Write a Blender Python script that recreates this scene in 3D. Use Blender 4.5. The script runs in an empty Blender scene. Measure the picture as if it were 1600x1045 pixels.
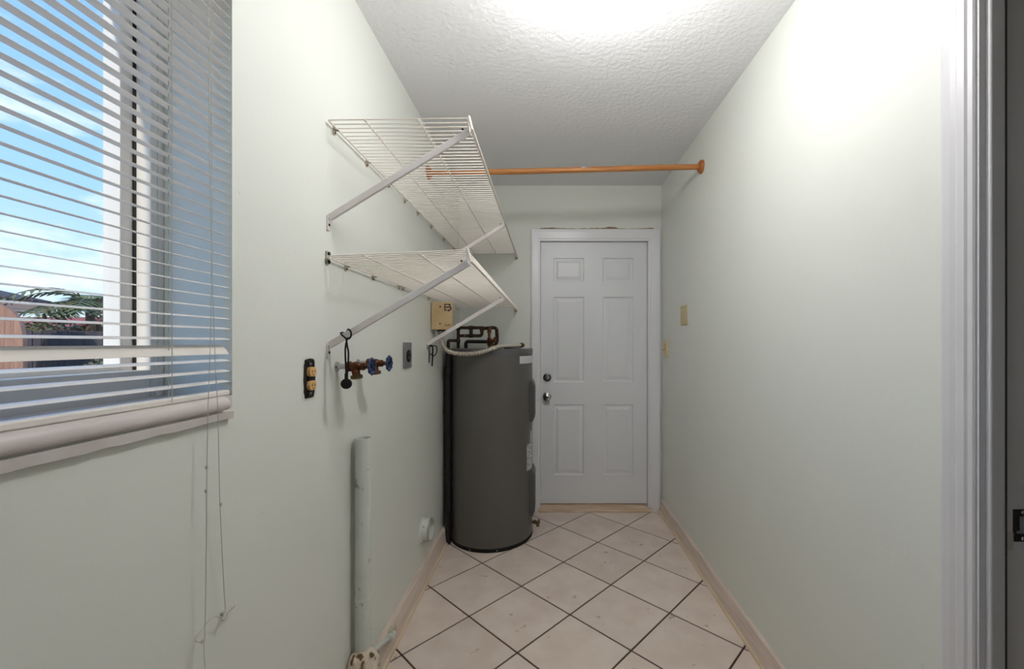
import bpy, bmesh, math, random
from mathutils import Vector, Matrix
random.seed(7)
S = bpy.context.scene
COL = S.collection
R = math.radians

# ------------------------------------------------------------------ camera
F, VX, VY, H = 654.0, 856.0, 535.5, 1.30
cd = bpy.data.cameras.new('camera'); cam = bpy.data.objects.new('camera', cd); COL.objects.link(cam)
cd.sensor_width = 36; cd.lens = F / 1600 * 36
cd.shift_x = -(VX - 800) / 1600; cd.shift_y = (VY - 522.5) / 1600
cd.clip_start = 0.01; cd.clip_end = 300
cam.location = (0, 0, H); cam.rotation_euler = (R(90), 0, 0)
S.camera = cam

# ------------------------------------------------------------------ world, sun, exposure
W = bpy.data.worlds.new('sky'); S.world = W; W.use_nodes = True
n = W.node_tree.nodes; l = W.node_tree.links; n.clear()
tc = n.new('ShaderNodeTexCoord'); sep = n.new('ShaderNodeSeparateXYZ')
l.new(tc.outputs['Generated'], sep.inputs[0])
ramp = n.new('ShaderNodeValToRGB'); l.new(sep.outputs['Z'], ramp.inputs[0])
e = ramp.color_ramp.elements
e[0].position = 0.0; e[0].color = (0.62, 0.76, 0.92, 1)
e[1].position = 0.75; e[1].color = (0.12, 0.33, 0.80, 1)
m_ = e.new(0.25); m_.color = (0.32, 0.56, 0.93, 1)
mp = n.new('ShaderNodeMapping'); mp.inputs['Scale'].default_value = (1.6, 1.6, 4.5); mp.inputs['Location'].default_value = (0.3, 0.1, 0.55)
l.new(tc.outputs['Generated'], mp.inputs[0])
nz = n.new('ShaderNodeTexNoise'); nz.inputs['Scale'].default_value = 2.2; nz.inputs['Detail'].default_value = 7; nz.inputs['Roughness'].default_value = 0.6
l.new(mp.outputs[0], nz.inputs['Vector'])
cr = n.new('ShaderNodeValToRGB'); cr.color_ramp.elements[0].position = 0.50; cr.color_ramp.elements[1].position = 0.72
l.new(nz.outputs['Fac'], cr.inputs[0])
mx = n.new('ShaderNodeMix'); mx.data_type = 'RGBA'
l.new(cr.outputs[0], mx.inputs['Factor']); l.new(ramp.outputs[0], mx.inputs[6]); mx.inputs[7].default_value = (0.95, 0.96, 1.0, 1)
bg = n.new('ShaderNodeBackground'); bg.inputs['Strength'].default_value = 1.08
l.new(mx.outputs[2], bg.inputs[0])
wo = n.new('ShaderNodeOutputWorld'); l.new(bg.outputs[0], wo.inputs[0])

sd = bpy.data.lights.new('sun_offscreen', 'SUN'); sd.energy = 1.8; sd.angle = R(1.0); sd.color = (1.0, 0.9, 0.78)
sun = bpy.data.objects.new('sun_offscreen', sd); COL.objects.link(sun)
sun.rotation_euler = Vector((0.051, 0.85, -0.33)).to_track_quat('-Z', 'Y').to_euler()

vs = S.view_settings
S.display_settings.display_device = 'sRGB'
vs.view_transform = 'Standard'; vs.look = 'None'; vs.gamma = 1; vs.use_curve_mapping = False
vs.exposure = 0.50
LAMP = 68.0      # radiance of the globe

# ------------------------------------------------------------------ materials
def srgb(r, g, b):
    f = lambda c: c / 12.92 if c <= .04045 else ((c + .055) / 1.055) ** 2.4
    return (f(r / 255), f(g / 255), f(b / 255), 1)

MATS = {}
def mat(name, col, rough=.5, metal=0, col2=None, scale=20, bump=0, bscale=None, detail=4, stretch=None,
        lo=.35, hi=.65, spec=.5, spots=None, sscale=30, sthr=.68, rnd=0, coat=0):
    m = bpy.data.materials.new(name); m.use_nodes = True
    nt = m.node_tree; N = nt.nodes; L = nt.links
    p = N['Principled BSDF']
    p.inputs['Roughness'].default_value = rough; p.inputs['Metallic'].default_value = metal
    p.inputs['Specular IOR Level'].default_value = spec
    p.inputs['Coat Weight'].default_value = coat
    p.inputs['Base Color'].default_value = col
    t = N.new('ShaderNodeTexCoord'); vec = t.outputs['Object']
    if stretch:
        mm = N.new('ShaderNodeMapping'); mm.inputs['Scale'].default_value = stretch
        L.new(vec, mm.inputs[0]); vec = mm.outputs[0]
    if rnd:
        oi = N.new('ShaderNodeObjectInfo'); ad = N.new('ShaderNodeVectorMath'); ad.operation = 'ADD'
        sc = N.new('ShaderNodeMath'); sc.operation = 'MULTIPLY'; sc.inputs[1].default_value = 37
        L.new(oi.outputs['Random'], sc.inputs[0]); L.new(vec, ad.inputs[0]); L.new(sc.outputs[0], ad.inputs[1]); vec = ad.outputs[0]
    cur = None
    if col2:
        z = N.new('ShaderNodeTexNoise'); z.inputs['Scale'].default_value = scale; z.inputs['Detail'].default_value = detail
        L.new(vec, z.inputs['Vector'])
        r = N.new('ShaderNodeValToRGB'); r.color_ramp.elements[0].position = lo; r.color_ramp.elements[1].position = hi
        r.color_ramp.elements[0].color = col; r.color_ramp.elements[1].color = col2
        L.new(z.outputs['Fac'], r.inputs[0]); cur = r.outputs[0]
    if spots:
        z2 = N.new('ShaderNodeTexNoise'); z2.inputs['Scale'].default_value = sscale; z2.inputs['Detail'].default_value = 3
        L.new(vec, z2.inputs['Vector'])
        r2 = N.new('ShaderNodeValToRGB'); r2.color_ramp.elements[0].position = sthr; r2.color_ramp.elements[1].position = sthr + .06
        L.new(z2.outputs['Fac'], r2.inputs[0])
        mi = N.new('ShaderNodeMix'); mi.data_type = 'RGBA'
        L.new(r2.outputs[0], mi.inputs['Factor'])
        if cur: L.new(cur, mi.inputs[6])
        else: mi.inputs[6].default_value = col
        mi.inputs[7].default_value = spots; cur = mi.outputs[2]
    if rnd:
        hs = N.new('ShaderNodeHueSaturation'); mr = N.new('ShaderNodeMapRange')
        mr.inputs['To Min'].default_value = 1 - rnd; mr.inputs['To Max'].default_value = 1 + rnd
        L.new(oi.outputs['Random'], mr.inputs['Value']); L.new(mr.outputs[0], hs.inputs['Value'])
        if cur: L.new(cur, hs.inputs['Color'])
        else: hs.inputs['Color'].default_value = col
        cur = hs.outputs[0]
    if cur: L.new(cur, p.inputs['Base Color'])
    if bump:
        z = N.new('ShaderNodeTexNoise'); z.inputs['Scale'].default_value = bscale or scale; z.inputs['Detail'].default_value = 3
        L.new(vec, z.inputs['Vector'])
        b = N.new('ShaderNodeBump'); b.inputs['Strength'].default_value = min(1, bump); b.inputs['Distance'].default_value = .004
        L.new(z.outputs['Fac'], b.inputs['Height']); L.new(b.outputs[0], p.inputs['Normal'])
    MATS[name] = m
    return m

def emis(name, col, strength):
    m = mat(name, col, .3)
    p = m.node_tree.nodes['Principled BSDF']
    p.inputs['Emission Color'].default_value = col; p.inputs['Emission Strength'].default_value = strength
    return m

WALL = srgb(231, 233, 225)
mat('sage_paint', WALL, .42, col2=srgb(229, 231, 223), scale=1.6, bump=.10, bscale=60, spec=.4, spots=srgb(176, 178, 168), sscale=34, sthr=.755)
mat('ceiling_white', srgb(241, 241, 241), .8, bump=1.0, bscale=48, spec=.25)
mat('tile', srgb(237, 222, 210), .40, col2=srgb(226, 208, 196), scale=7, bump=.06, bscale=90, detail=6, rnd=.035,
    spots=srgb(196, 174, 154), sscale=16, sthr=.68, spec=.4)
mat('grout', srgb(92, 70, 58), .9, col2=srgb(70, 54, 46), scale=30)
mat('white_paint', srgb(232, 232, 235), .32, bump=.03, bscale=40)
mat('door_paint', srgb(234, 235, 238), .35, bump=.03, bscale=60)
mat('casing_white', srgb(238, 238, 241), .3, bump=.02, bscale=30)
mat('trim_white', srgb(226, 225, 227), .35, col2=srgb(220, 217, 218), scale=4, bump=.03, bscale=25)
mat('raw_wood', srgb(232, 216, 204), .6, col2=srgb(216, 197, 182), scale=14, stretch=(6, .35, 6), bump=.1, bscale=30)
mat('raw_wood_x', srgb(230, 208, 184), .6, col2=srgb(202, 172, 140), scale=14, stretch=(.35, 6, 6), bump=.1, bscale=30)
mat('shoe_wood', srgb(236, 218, 192), .6, col2=srgb(222, 200, 168), scale=14, stretch=(6, .4, 6))
mat('plaster_gap', srgb(190, 160, 118), .9, col2=srgb(96, 70, 44), scale=25, bump=.8, bscale=60, stretch=(1, 3, 3))
mat('rod_wood', srgb(194, 132, 70), .4, col2=srgb(166, 102, 50), scale=18, stretch=(.25, 5, 5))
mat('flange_wood', srgb(176, 104, 48), .45, col2=srgb(150, 82, 36), scale=22)
mat('wire_vinyl', srgb(238, 230, 220), .35)
mat('brace_metal', srgb(238, 234, 233), .4, col2=srgb(230, 221, 217), scale=6)
mat('dark_screw', srgb(40, 38, 36), .4, .6)
mat('clip_plastic', srgb(214, 204, 182), .5, col2=srgb(150, 140, 120), scale=60)
mat('heater_grey', srgb(98, 95, 91), .34, col2=srgb(94, 91, 87), scale=3, spec=.4, coat=.05)
mat('heater_lid', srgb(92, 92, 93), .33)
mat('heater_panel', srgb(80, 81, 80), .4)
mat('black_rubber', srgb(14, 13, 13), .6, spec=.3)
mat('black_pipe', srgb(24, 18, 16), .5, col2=srgb(16, 14, 14), scale=12)
mat('sticker', srgb(206, 208, 211), .4)
mat('sticker_print', srgb(205, 207, 208), .45, col2=srgb(150, 152, 152), scale=30, stretch=(1, 1, 5), lo=.45, hi=.55)
mat('old_copper', srgb(74, 54, 34), .55, .4, col2=srgb(38, 29, 20), scale=30, bump=.3, bscale=60, spots=srgb(150, 130, 100), sscale=40, sthr=.66)
mat('brass', srgb(122, 74, 46), .42, .75, col2=srgb(84, 52, 34), scale=40, bump=.2, bscale=80)
mat('brass_dull', srgb(120, 96, 62), .45, .7, col2=srgb(84, 66, 44), scale=40)
mat('steel', srgb(190, 190, 190), .25, 1)
mat('chrome', srgb(190, 190, 192), .14, 1)
mat('dark_chrome', srgb(96, 96, 98), .3, 1)
mat('blue_handle', srgb(44, 66, 120), .4, .2, col2=srgb(28, 42, 80), scale=30)
mat('conduit', srgb(205, 196, 184), .35, .55)
mat('conduit_gray', srgb(150, 150, 152), .4, .6)
mat('box_beige', srgb(216, 190, 146), .6, col2=srgb(204, 174, 128), scale=12, spots=srgb(150, 112, 78), sscale=60, sthr=.70)
mat('stencil', srgb(62, 40, 46), .7)
mat('ivory', srgb(226, 208, 168), .4, col2=srgb(214, 192, 148), scale=20)
mat('ivory_plate', srgb(206, 190, 146), .45, col2=srgb(196, 176, 128), scale=12)
mat('receptacle', srgb(232, 190, 130), .4, col2=srgb(212, 164, 104), scale=40)
mat('slot_shade', srgb(20, 18, 16), .8)  # darkness inside slots and holes, put into the colour
mat('burnt_box', srgb(40, 32, 28), .8, col2=srgb(20, 16, 14), scale=40)
mat('patch_plaster', srgb(226, 228, 220), .7, col2=srgb(214, 216, 206), scale=40, bump=.4, bscale=80)
mat('grey_plate', srgb(122, 122, 124), .4)
mat('painted_pipe', srgb(220, 224, 215), .5, col2=srgb(209, 214, 205), scale=8, bump=.12, bscale=40, spots=srgb(150, 152, 142), sscale=26, sthr=.64)
mat('foam', srgb(222, 210, 194), .85, col2=srgb(206, 186, 166), scale=22, bump=1, bscale=60, spots=srgb(104, 82, 44), sscale=24, sthr=.55)
mat('blind_white', srgb(240, 234, 226), .45)
mat('cord_white', srgb(196, 194, 184), .8)
mat('marble', srgb(222, 214, 210), .3, col2=srgb(212, 204, 200), scale=6, spots=srgb(160, 150, 146), sscale=7, sthr=.66, bump=.04, bscale=20)
mat('plaster_lip', srgb(214, 208, 204), .7, col2=srgb(204, 197, 190), scale=12, bump=.4, bscale=30)
mat('window_white', srgb(240, 237, 232), .35)
mat('gap_shade_grey', srgb(58, 66, 64), .7)  # shade of the gap beside the door stop, put into a colour
mat('gasket', srgb(18, 18, 22), .6)
mat('hall_floor', srgb(190, 178, 165), .5)
mat('bounce_slab', srgb(205, 200, 192), .85, col2=srgb(190, 184, 176), scale=3)  # pale colour for the added slab that bounces light
mat('grass', srgb(92, 104, 58), .9, col2=srgb(126, 118, 78), scale=2)
mat('fence_dark', srgb(74, 66, 74), .8, col2=srgb(52, 46, 56), scale=5, stretch=(4, 4, .5), rnd=.2)
mat('gate_tan', srgb(176, 134, 114), .75, col2=srgb(154, 112, 94), scale=5, stretch=(4, 4, .5), rnd=.1)
mat('house_wall', srgb(190, 150, 128), .8, col2=srgb(178, 138, 116), scale=2)
mat('roof_shingle', srgb(96, 84, 84), .8, col2=srgb(74, 64, 66), scale=6, bump=.5, bscale=8)
mat('fascia', srgb(214, 166, 146), .7)
mat('soffit', srgb(240, 214, 196), .7)
mat('roof_red', srgb(186, 98, 88), .8, col2=srgb(160, 78, 70), scale=5)
mat('palm_green', srgb(78, 92, 58), .6, col2=srgb(120, 116, 62), scale=3, rnd=.25)
mat('palm_trunk', srgb(130, 104, 78), .9, col2=srgb(94, 76, 58), scale=8, bump=.6, bscale=20)
mat('leaf_green', srgb(66, 82, 56), .6, col2=srgb(140, 126, 76), scale=2.5, rnd=.2)
emis('globe_glass', (.985, .98, .99, 1), LAMP)

def glass_mat():
    m = bpy.data.materials.new('window_glass'); m.use_nodes = True
    N = m.node_tree.nodes; L = m.node_tree.links; N.clear()
    o = N.new('ShaderNodeOutputMaterial'); t = N.new('ShaderNodeBsdfTransparent'); g = N.new('ShaderNodeBsdfGlossy')
    t.inputs[0].default_value = (.97, .985, .98, 1); g.inputs['Roughness'].default_value = .02
    x = N.new('ShaderNodeMixShader'); x.inputs[0].default_value = .04
    L.new(t.outputs[0], x.inputs[1]); L.new(g.outputs[0], x.inputs[2]); L.new(x.outputs[0], o.inputs[0])
    MATS['window_glass'] = m
glass_mat()

# ------------------------------------------------------------------ mesh helpers
def root_loc(o):
    while o.parent: o = o.parent
    return Vector(o.location)

class MB:
    """Collects shapes given in room coordinates and links them as one mesh."""
    def __init__(s): s.v = []; s.f = []
    def add(s, vs, fs):
        b = len(s.v); s.v += [tuple(v) for v in vs]; s.f += [tuple(i + b for i in f) for f in fs]; return s
    def box(s, x0, x1, y0, y1, z0, z1):
        return s.add([(x, y, z) for x in (x0, x1) for y in (y0, y1) for z in (z0, z1)],
                     [(0, 1, 3, 2), (4, 6, 7, 5), (0, 4, 5, 1), (2, 3, 7, 6), (0, 2, 6, 4), (1, 5, 7, 3)])
    def obox(s, c, ax, ay, az, hx, hy, hz):
        c = Vector(c); ax, ay, az = (Vector(a).normalized() for a in (ax, ay, az))
        return s.add([c + ax * i * hx + ay * j * hy + az * k * hz for i in (-1, 1) for j in (-1, 1) for k in (-1, 1)],
                     [(0, 1, 3, 2), (4, 6, 7, 5), (0, 4, 5, 1), (2, 3, 7, 6), (0, 2, 6, 4), (1, 5, 7, 3)])
    def prism(s, poly, axis, a0, a1):
        """poly of 2-D points extruded along axis 0/1/2; the points fill the two other axes in order"""
        def P(p, a):
            q = list(p); q.insert(axis, a); return tuple(q)
        k = len(poly)
        vs = [P(p, a0) for p in poly] + [P(p, a1) for p in poly]
        fs = [tuple(range(k))[::-1], tuple(range(k, 2 * k))] + [(i, (i + 1) % k, k + (i + 1) % k, k + i) for i in range(k)]
        return s.add(vs, fs)
    def tube(s, path, r, seg=12, cap=True):
        pts = [Vector(p) for p in path]; k = len(pts)
        rs = r if isinstance(r, (list, tuple)) else [r] * k
        tang = [(pts[min(i + 1, k - 1)] - pts[max(i - 1, 0)]).normalized() for i in range(k)]
        t = tang[0]; u = t.orthogonal().normalized(); vs = []
        for i in range(k):
            if i: u = (u - tang[i] * u.dot(tang[i])).normalized()
            w = tang[i].cross(u)
            vs += [pts[i] + (u * math.cos(a) + w * math.sin(a)) * rs[i] for a in [2 * math.pi * j / seg for j in range(seg)]]
        fs = [(i * seg + j, i * seg + (j + 1) % seg, (i + 1) * seg + (j + 1) % seg, (i + 1) * seg + j) for i in range(k - 1) for j in range(seg)]
        if cap: fs += [tuple(range(seg))[::-1], tuple(range((k - 1) * seg, k * seg))]
        return s.add(vs, fs)
    def lathe(s, prof, c, axis=(0, 0, 1), seg=32, cap=True):
        """prof: (radius, height along axis)"""
        a = Vector(axis).normalized(); u = a.orthogonal().normalized(); w = a.cross(u); c = Vector(c)
        vs = [c + a * h + (u * math.cos(t) + w * math.sin(t)) * r for r, h in prof for t in [2 * math.pi * j / seg for j in range(seg)]]
        k = len(prof)
        fs = [(i * seg + j, i * seg + (j + 1) % seg, (i + 1) * seg + (j + 1) % seg, (i + 1) * seg + j) for i in range(k - 1) for j in range(seg)]
        if cap: fs += [tuple(range(seg))[::-1], tuple(range((k - 1) * seg, k * seg))]
        return s.add(vs, fs)
    def patch(s, cx, cy, r, a0, a1, z0, z1, th, seg=12):
        """a sheet bent round a vertical cylinder, angles in degrees"""
        vs = []
        for i in range(seg + 1):
            a = R(a0 + (a1 - a0) * i / seg)
            for rr in (r, r + th):
                for z in (z0, z1): vs.append((cx + rr * math.cos(a), cy + rr * math.sin(a), z))
        fs = []
        for i in range(seg):
            b = 4 * i; c = b + 4
            fs += [(b + 2, c + 2, c + 3, b + 3), (b, b + 1, c + 1, c), (b + 1, b + 3, c + 3, c + 1), (b, c, c + 2, b + 2)]
        fs += [(0, 2, 3, 1), (4 * seg, 4 * seg + 1, 4 * seg + 3, 4 * seg + 2)]
        return s.add(vs, fs)
    def build(s, name, m, parent=None, at=None, bevel=0, segs=2, smooth=True, ang=38):
        org = root_loc(parent) if parent else Vector(at or (0, 0, 0))
        me = bpy.data.meshes.new(name)
        me.from_pydata([Vector(v) - org for v in s.v], [], s.f)
        bm = bmesh.new(); bm.from_mesh(me); bmesh.ops.recalc_face_normals(bm, faces=bm.faces); bm.to_mesh(me); bm.free()
        me.materials.append(MATS[m])
        if smooth:
            for p in me.polygons: p.use_smooth = True
            me.set_sharp_from_angle(angle=R(ang))
        o = bpy.data.objects.new(name, me); COL.objects.link(o)
        if parent: o.parent = parent
        else: o.location = org
        if bevel:
            b = o.modifiers.new('bevel', 'BEVEL'); b.width = bevel; b.segments = segs; b.limit_method = 'ANGLE'; b.angle_limit = R(35)
        return o

def thing(name, loc, label, cat, group=None):
    o = bpy.data.objects.new(name, None); COL.objects.link(o); o.location = loc; o.empty_display_size = .05
    return tag(o, label, cat, group)
def tag(o, label, cat, group=None):
    o['label'] = label; o['category'] = cat
    if group: o['group'] = group
    return o
def struct(o, label=None):
    o['kind'] = 'structure'
    if label: o['label'] = label
    return o
def twin(o, off, parent=None):
    c = o.copy(); COL.objects.link(c); c.parent = parent or o.parent; c.location = Vector(o.location) + Vector(off); return c
def at(px, py, Y):
    return Vector(((px - VX) / F * Y, Y, H - (py - VY) / F * Y))
def smooth_path(pts, per=8):
    P = [Vector(p) for p in pts]; P = [P[0] * 2 - P[1]] + P + [P[-1] * 2 - P[-2]]; out = []
    for i in range(1, len(P) - 2):
        for k in range(per):
            t = k / per; a, b, c, d = P[i - 1:i + 3]
            out.append(.5 * (2 * b + (c - a) * t + (2 * a - 5 * b + 4 * c - d) * t * t + (3 * b - a - 3 * c + d) * t ** 3))
    out.append(P[-2]); return out

# ------------------------------------------------------------------ room shell
XL, XR, YB, YF, ZC = -0.688, 0.882, 3.25, -1.05, 2.521
YR0 = -1.6                                                # far wall of the room behind the camera
WY0, WY1, WZ0, WZ1 = -0.25, 0.912, 1.159, 2.14            # window opening in the left wall
DY0, DY1, DZ = 0.03, 0.868, 2.07                          # doorway in the right wall
BX0, BX1, BZ = -0.085, 0.802, 2.11                        # door opening in the back wall
wl = MB().box(XL - .2, XL, YF - .15, WY0, -.1, ZC).box(XL - .2, XL, WY1, YB + .15, -.1, ZC)
wl.box(XL - .2, XL, WY0, WY1, -.1, WZ0).box(XL - .2, XL, WY0, WY1, WZ1, ZC)
wall_left = struct(wl.build('wall_left', 'sage_paint', smooth=False), 'pale sage green wall with the window, shelves and plumbing')
wr = MB().box(XR, XR + .12, YF - .15, DY0, -.1, ZC).box(XR, XR + .12, DY1, YB + .15, -.1, ZC).box(XR, XR + .12, DY0, DY1, DZ, ZC)
struct(wr.build('wall_right', 'sage_paint', smooth=False), 'bare pale sage green wall with the open doorway')
wb = MB().box(XL, BX0, YB, YB + .15, -.1, ZC).box(BX1, XR, YB, YB + .15, -.1, ZC).box(BX0, BX1, YB, YB + .15, BZ, ZC).box(BX0, BX1, YB, YB + .15, -.1, -.005)
struct(wb.build('wall_back', 'sage_paint', smooth=False), 'pale sage green end wall with the white door')
struct(MB().box(XL - .2, 3.6, YR0 - .15, YR0, -.1, ZC).build('wall_front', 'sage_paint', smooth=False), 'sage green wall closing the room behind')
struct(MB().box(XL - .2, XL, YR0, YF - .15, -.1, ZC).build('wall_rear_left', 'sage_paint', smooth=False), 'sage green side wall of the room behind')
struct(MB().box(XL - .2, 3.6, YR0 - .15, YB + .15, ZC, ZC + .12).build('ceiling', 'ceiling_white', smooth=False), 'white ceiling with stippled texture')
floor = struct(MB().box(XL, XR, YF, YB, -.1, -.0035).build('floor', 'grout', smooth=False), 'beige tile floor laid diagonally with dark grout')
# the hall behind the doorway
struct(MB().box(XR + .12, 3.6, YF, YB + .15, -.1, 0).box(XL - .2, 3.6, YR0 - .15, YF, -.1, 0).box(XR, XR + .12, DY0, DY1, -.1, 0).build('floor_hall', 'hall_floor', smooth=False), 'hall floor')
struct(MB().box(3.45, 3.6, YR0, YB + .15, 0, ZC).build('wall_hall_far', 'sage_paint', smooth=False), 'hall wall facing the doorway')
struct(MB().box(XR + .12, 3.45, 2.6, 2.75, 0, ZC).build('wall_hall_back', 'sage_paint', smooth=False), 'hall end wall')

# floor tiles, each its own piece
TA, TP, TO = R(46.5), .340, Vector((.1058, 2.004))
tu = Vector((math.cos(TA), math.sin(TA))); tv = Vector((-tu.y, tu.x)); G = .0042
def clip(poly, fx):
    out = []
    for i in range(len(poly)):
        a, b = poly[i], poly[(i + 1) % len(poly)]; da, db = fx(a), fx(b)
        if da >= 0: out.append(a)
        if (da >= 0) != (db >= 0): out.append(a + (b - a) * (da / (da - db)))
    return out
def tile_mesh(poly):
    c = sum(poly, Vector((0, 0))) / len(poly); k = len(poly)
    inset = [p + (c - p).normalized() * .0015 for p in poly]
    vs = [(p.x, p.y, -.0035) for p in poly] + [(p.x, p.y, -.0008) for p in poly] + [(p.x, p.y, 0) for p in inset]
    fs = [tuple(range(k))[::-1], tuple(range(2 * k, 3 * k))]
    for r_ in (0, k): fs += [(r_ + i, r_ + (i + 1) % k, r_ + k + (i + 1) % k, r_ + k + i) for i in range(k)]
    me = bpy.data.meshes.new('floor_tile'); me.from_pydata(vs, [], fs); me.materials.append(MATS['tile']); return me
full = None
for i in range(-16, 16):
    for j in range(-16, 16):
        cc = TO + tu * (i + .5) * TP + tv * (j + .5) * TP
        loc = [(tu * a + tv * b) * (TP / 2 - G) for a, b in ((-1, -1), (1, -1), (1, 1), (-1, 1))]
        p = [cc + q for q in loc]
        for fx in (lambda q: q.x - XL - .002, lambda q: XR - .002 - q.x, lambda q: q.y - YF - .002, lambda q: YB - .002 - q.y):
            if p: p = clip(p, fx)
        if len(p) < 3: continue
        area = abs(sum(p[k].x * p[(k + 1) % len(p)].y - p[(k + 1) % len(p)].x * p[k].y for k in range(len(p)))) / 2
        if area < .0008: continue
        if len(p) == 4 and all((p[k] - cc - loc[k]).length < 1e-5 for k in range(4)):
            if full is None: full = tile_mesh(loc)
            me, pos = full, cc
        else:
            c2 = sum(p, Vector((0, 0))) / len(p); me, pos = tile_mesh([q - c2 for q in p]), c2
        o = bpy.data.objects.new('floor_tile', me); COL.objects.link(o); o.parent = floor; o.location = (pos.x, pos.y, 0)

# baseboards (raw wood)
HWY0 = 2.0
def base(name, label, xw, s, top, bot, y0, y1):
    h = .096
    o = MB().prism([(xw, 0), (xw + s * bot, 0), (xw + s * (bot - .004), .012), (xw + s * top, h - .004), (xw + s * (top - .004), h), (xw, h)], 1, y0, y1).build(name, 'raw_wood', smooth=False)
    struct(o, label)
    q = MB().prism([(xw + s * (bot + .001), 0), (xw + s * (bot + .006), 0), (xw + s * (bot + .004), .012), (xw + s * (bot - .004), .0135)], 1, y0, y1).build('shoe_strip', 'shoe_wood', o, smooth=False)
    return o
base('baseboard_left', 'whitewashed raw wood baseboard below the plumbing', XL, 1, .022, .038, YF, YB)
base('baseboard_right', 'pale raw wood baseboard under the bare wall', XR, -1, .016, .028, DY1 + .075, YB - .02)
base('baseboard_front', 'pale raw wood baseboard short piece', XR, -1, .016, .028, YF, DY0 - .075)

# ------------------------------------------------------------------ back door
YD = 3.268
door = struct(bpy.data.objects.new('door_1', None), 'white six-panel door with deadbolt and round knob'); COL.objects.link(door); door.location = (.358, YD, .04)
dx0, dx1, dz0, dz1 = -.056, .773, .047, 2.085
# slab as a grid of faces with recessed panels
def pz(y): return H - (y - VY) / F * YD
def pxx(x): return (x - VX) / F * YD
pans = [(pxx(a), pxx(b), pz(d), pz(c)) for (a, b) in ((865, 912.5), (942, 989.5)) for (c, d) in ((403, 440), (464, 597), (632, 742))]
xs = sorted({dx0, dx1, *[p[0] for p in pans], *[p[1] for p in pans]}); zs = sorted({dz0, dz1, *[p[2] for p in pans], *[p[3] for p in pans]})
sl = MB()
def inp(x, z): return any(a < x < b and c < z < d for a, b, c, d in pans)
for i in range(len(xs) - 1):
    for j in range(len(zs) - 1):
        if not inp((xs[i] + xs[i + 1]) / 2, (zs[j] + zs[j + 1]) / 2):
            sl.add([(xs[i], YD, zs[j]), (xs[i + 1], YD, zs[j]), (xs[i + 1], YD, zs[j + 1]), (xs[i], YD, zs[j + 1])], [(0, 1, 2, 3)])
sl.box(dx0, dx1, YD + .012, YD + .044, dz0, dz1)
for a, b, c, d in (((dx0, dx0), (YD, YD + .012), (dz0, dz1), 0), ((dx1, dx1), (YD, YD + .012), (dz0, dz1), 0)):
    sl.add([(a[0], b[0], c[0]), (a[0], b[1], c[0]), (a[0], b[1], c[1]), (a[0], b[0], c[1])], [(0, 1, 2, 3)])
for z in (dz0, dz1): sl.add([(dx0, YD, z), (dx1, YD, z), (dx1, YD + .012, z), (dx0, YD + .012, z)], [(0, 1, 2, 3)])
slab = sl.build('slab', 'door_paint', door, smooth=False)
for a, b, c, d in pans:
    q = MB(); rings = [(0, 0), (.006, .009), (.016, .009), (.040, .002), ]
    vs = []
    for ins, dep in rings: vs += [(a + ins, YD + dep, c + ins), (b - ins, YD + dep, c + ins), (b - ins, YD + dep, d - ins), (a + ins, YD + dep, d - ins)]
    fs = [(4 * r_ + k, 4 * r_ + (k + 1) % 4, 4 * r_ + 4 + (k + 1) % 4, 4 * r_ + 4 + k) for r_ in range(len(rings) - 1) for k in range(4)] + [tuple(range(4 * len(rings) - 4, 4 * len(rings)))]
    q.add(vs, fs); q.build('panel', 'door_paint', door, smooth=False)
def knob(name, px, py, prof, m, hub):
    c = at(px, py, YD); k = MB().lathe(prof, c, (0, -1, 0), 28).build(name, m, door)
    return k, c
k, c = knob('deadbolt', 855, 589.5, [(.0, -.002), (.031, 0), (.033, .006), (.030, .013), (.022, .016), (.0, .017)], 'dark_chrome', 0)
MB().lathe([(0, 0), (.016, 0), (.015, .008), (0, .009)], c + Vector((0, -.016, 0)), (0, -1, 0), 20).build('cylinder', 'chrome', k)
MB().box(c.x - .003, c.x + .003, c.y - .036, c.y - .024, c.z - .014, c.z + .014).build('thumb_turn', 'dark_chrome', k, bevel=.001)
k, c = knob('door_knob', 854.5, 619.5, [(0, -.002), (.034, 0), (.035, .005), (.028, .010), (.013, .014), (.012, .032), (.022, .038), (.028, .048), (.027, .058), (.018, .065), (0, .066)], 'chrome', 0)
MB().lathe([(0, 0), (.011, 0), (.010, .004), (0, .005)], c + Vector((0, -.065, 0)), (0, -1, 0), 20).build('knob_button', 'dark_chrome', k)
# jamb behind the casing
jb = MB().box(BX0 - .002, dx0 - .003, YB - .002, YB + .14, -.005, BZ).box(dx1 + .003, BX1 + .002, YB - .002, YB + .14, -.005, BZ).box(BX0, BX1, YB - .002, YB + .14, dz1 + .004, BZ + .002)
jb.box(dx0 - .004, dx0 + .012, YD + .045, YD + .06, 0, BZ).box(dx1 - .012, dx1 + .004, YD + .045, YD + .06, 0, BZ).box(dx0, dx1, YD + .045, YD + .06, dz1 - .012, dz1 + .01)
jb.box(dx0 - .004, dx1 + .004, YD + .03, YD + .1, -.005, .05)
struct(jb.build('trim_1', 'casing_white', smooth=False), 'white jamb round the back door')
def casing(name, label, path, prof, out, m, bev=0):
    """path: list of (point, direction across the casing) with prof (across, proud)"""
    q = MB(); k = len(prof); vs = []
    for p, ac in path:
        for a, h in prof: vs.append(Vector(p) + Vector(ac) * a + Vector(out) * h)
    fs = [(i * k + j, i * k + (j + 1) % k, (i + 1) * k + (j + 1) % k, (i + 1) * k + j) for i in range(len(path) - 1) for j in range(k)]
    fs += [tuple(range(k)), tuple(range((len(path) - 1) * k, len(path) * k))]
    q.add(vs, fs); return struct(q.build(name, m, smooth=False), label)
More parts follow.
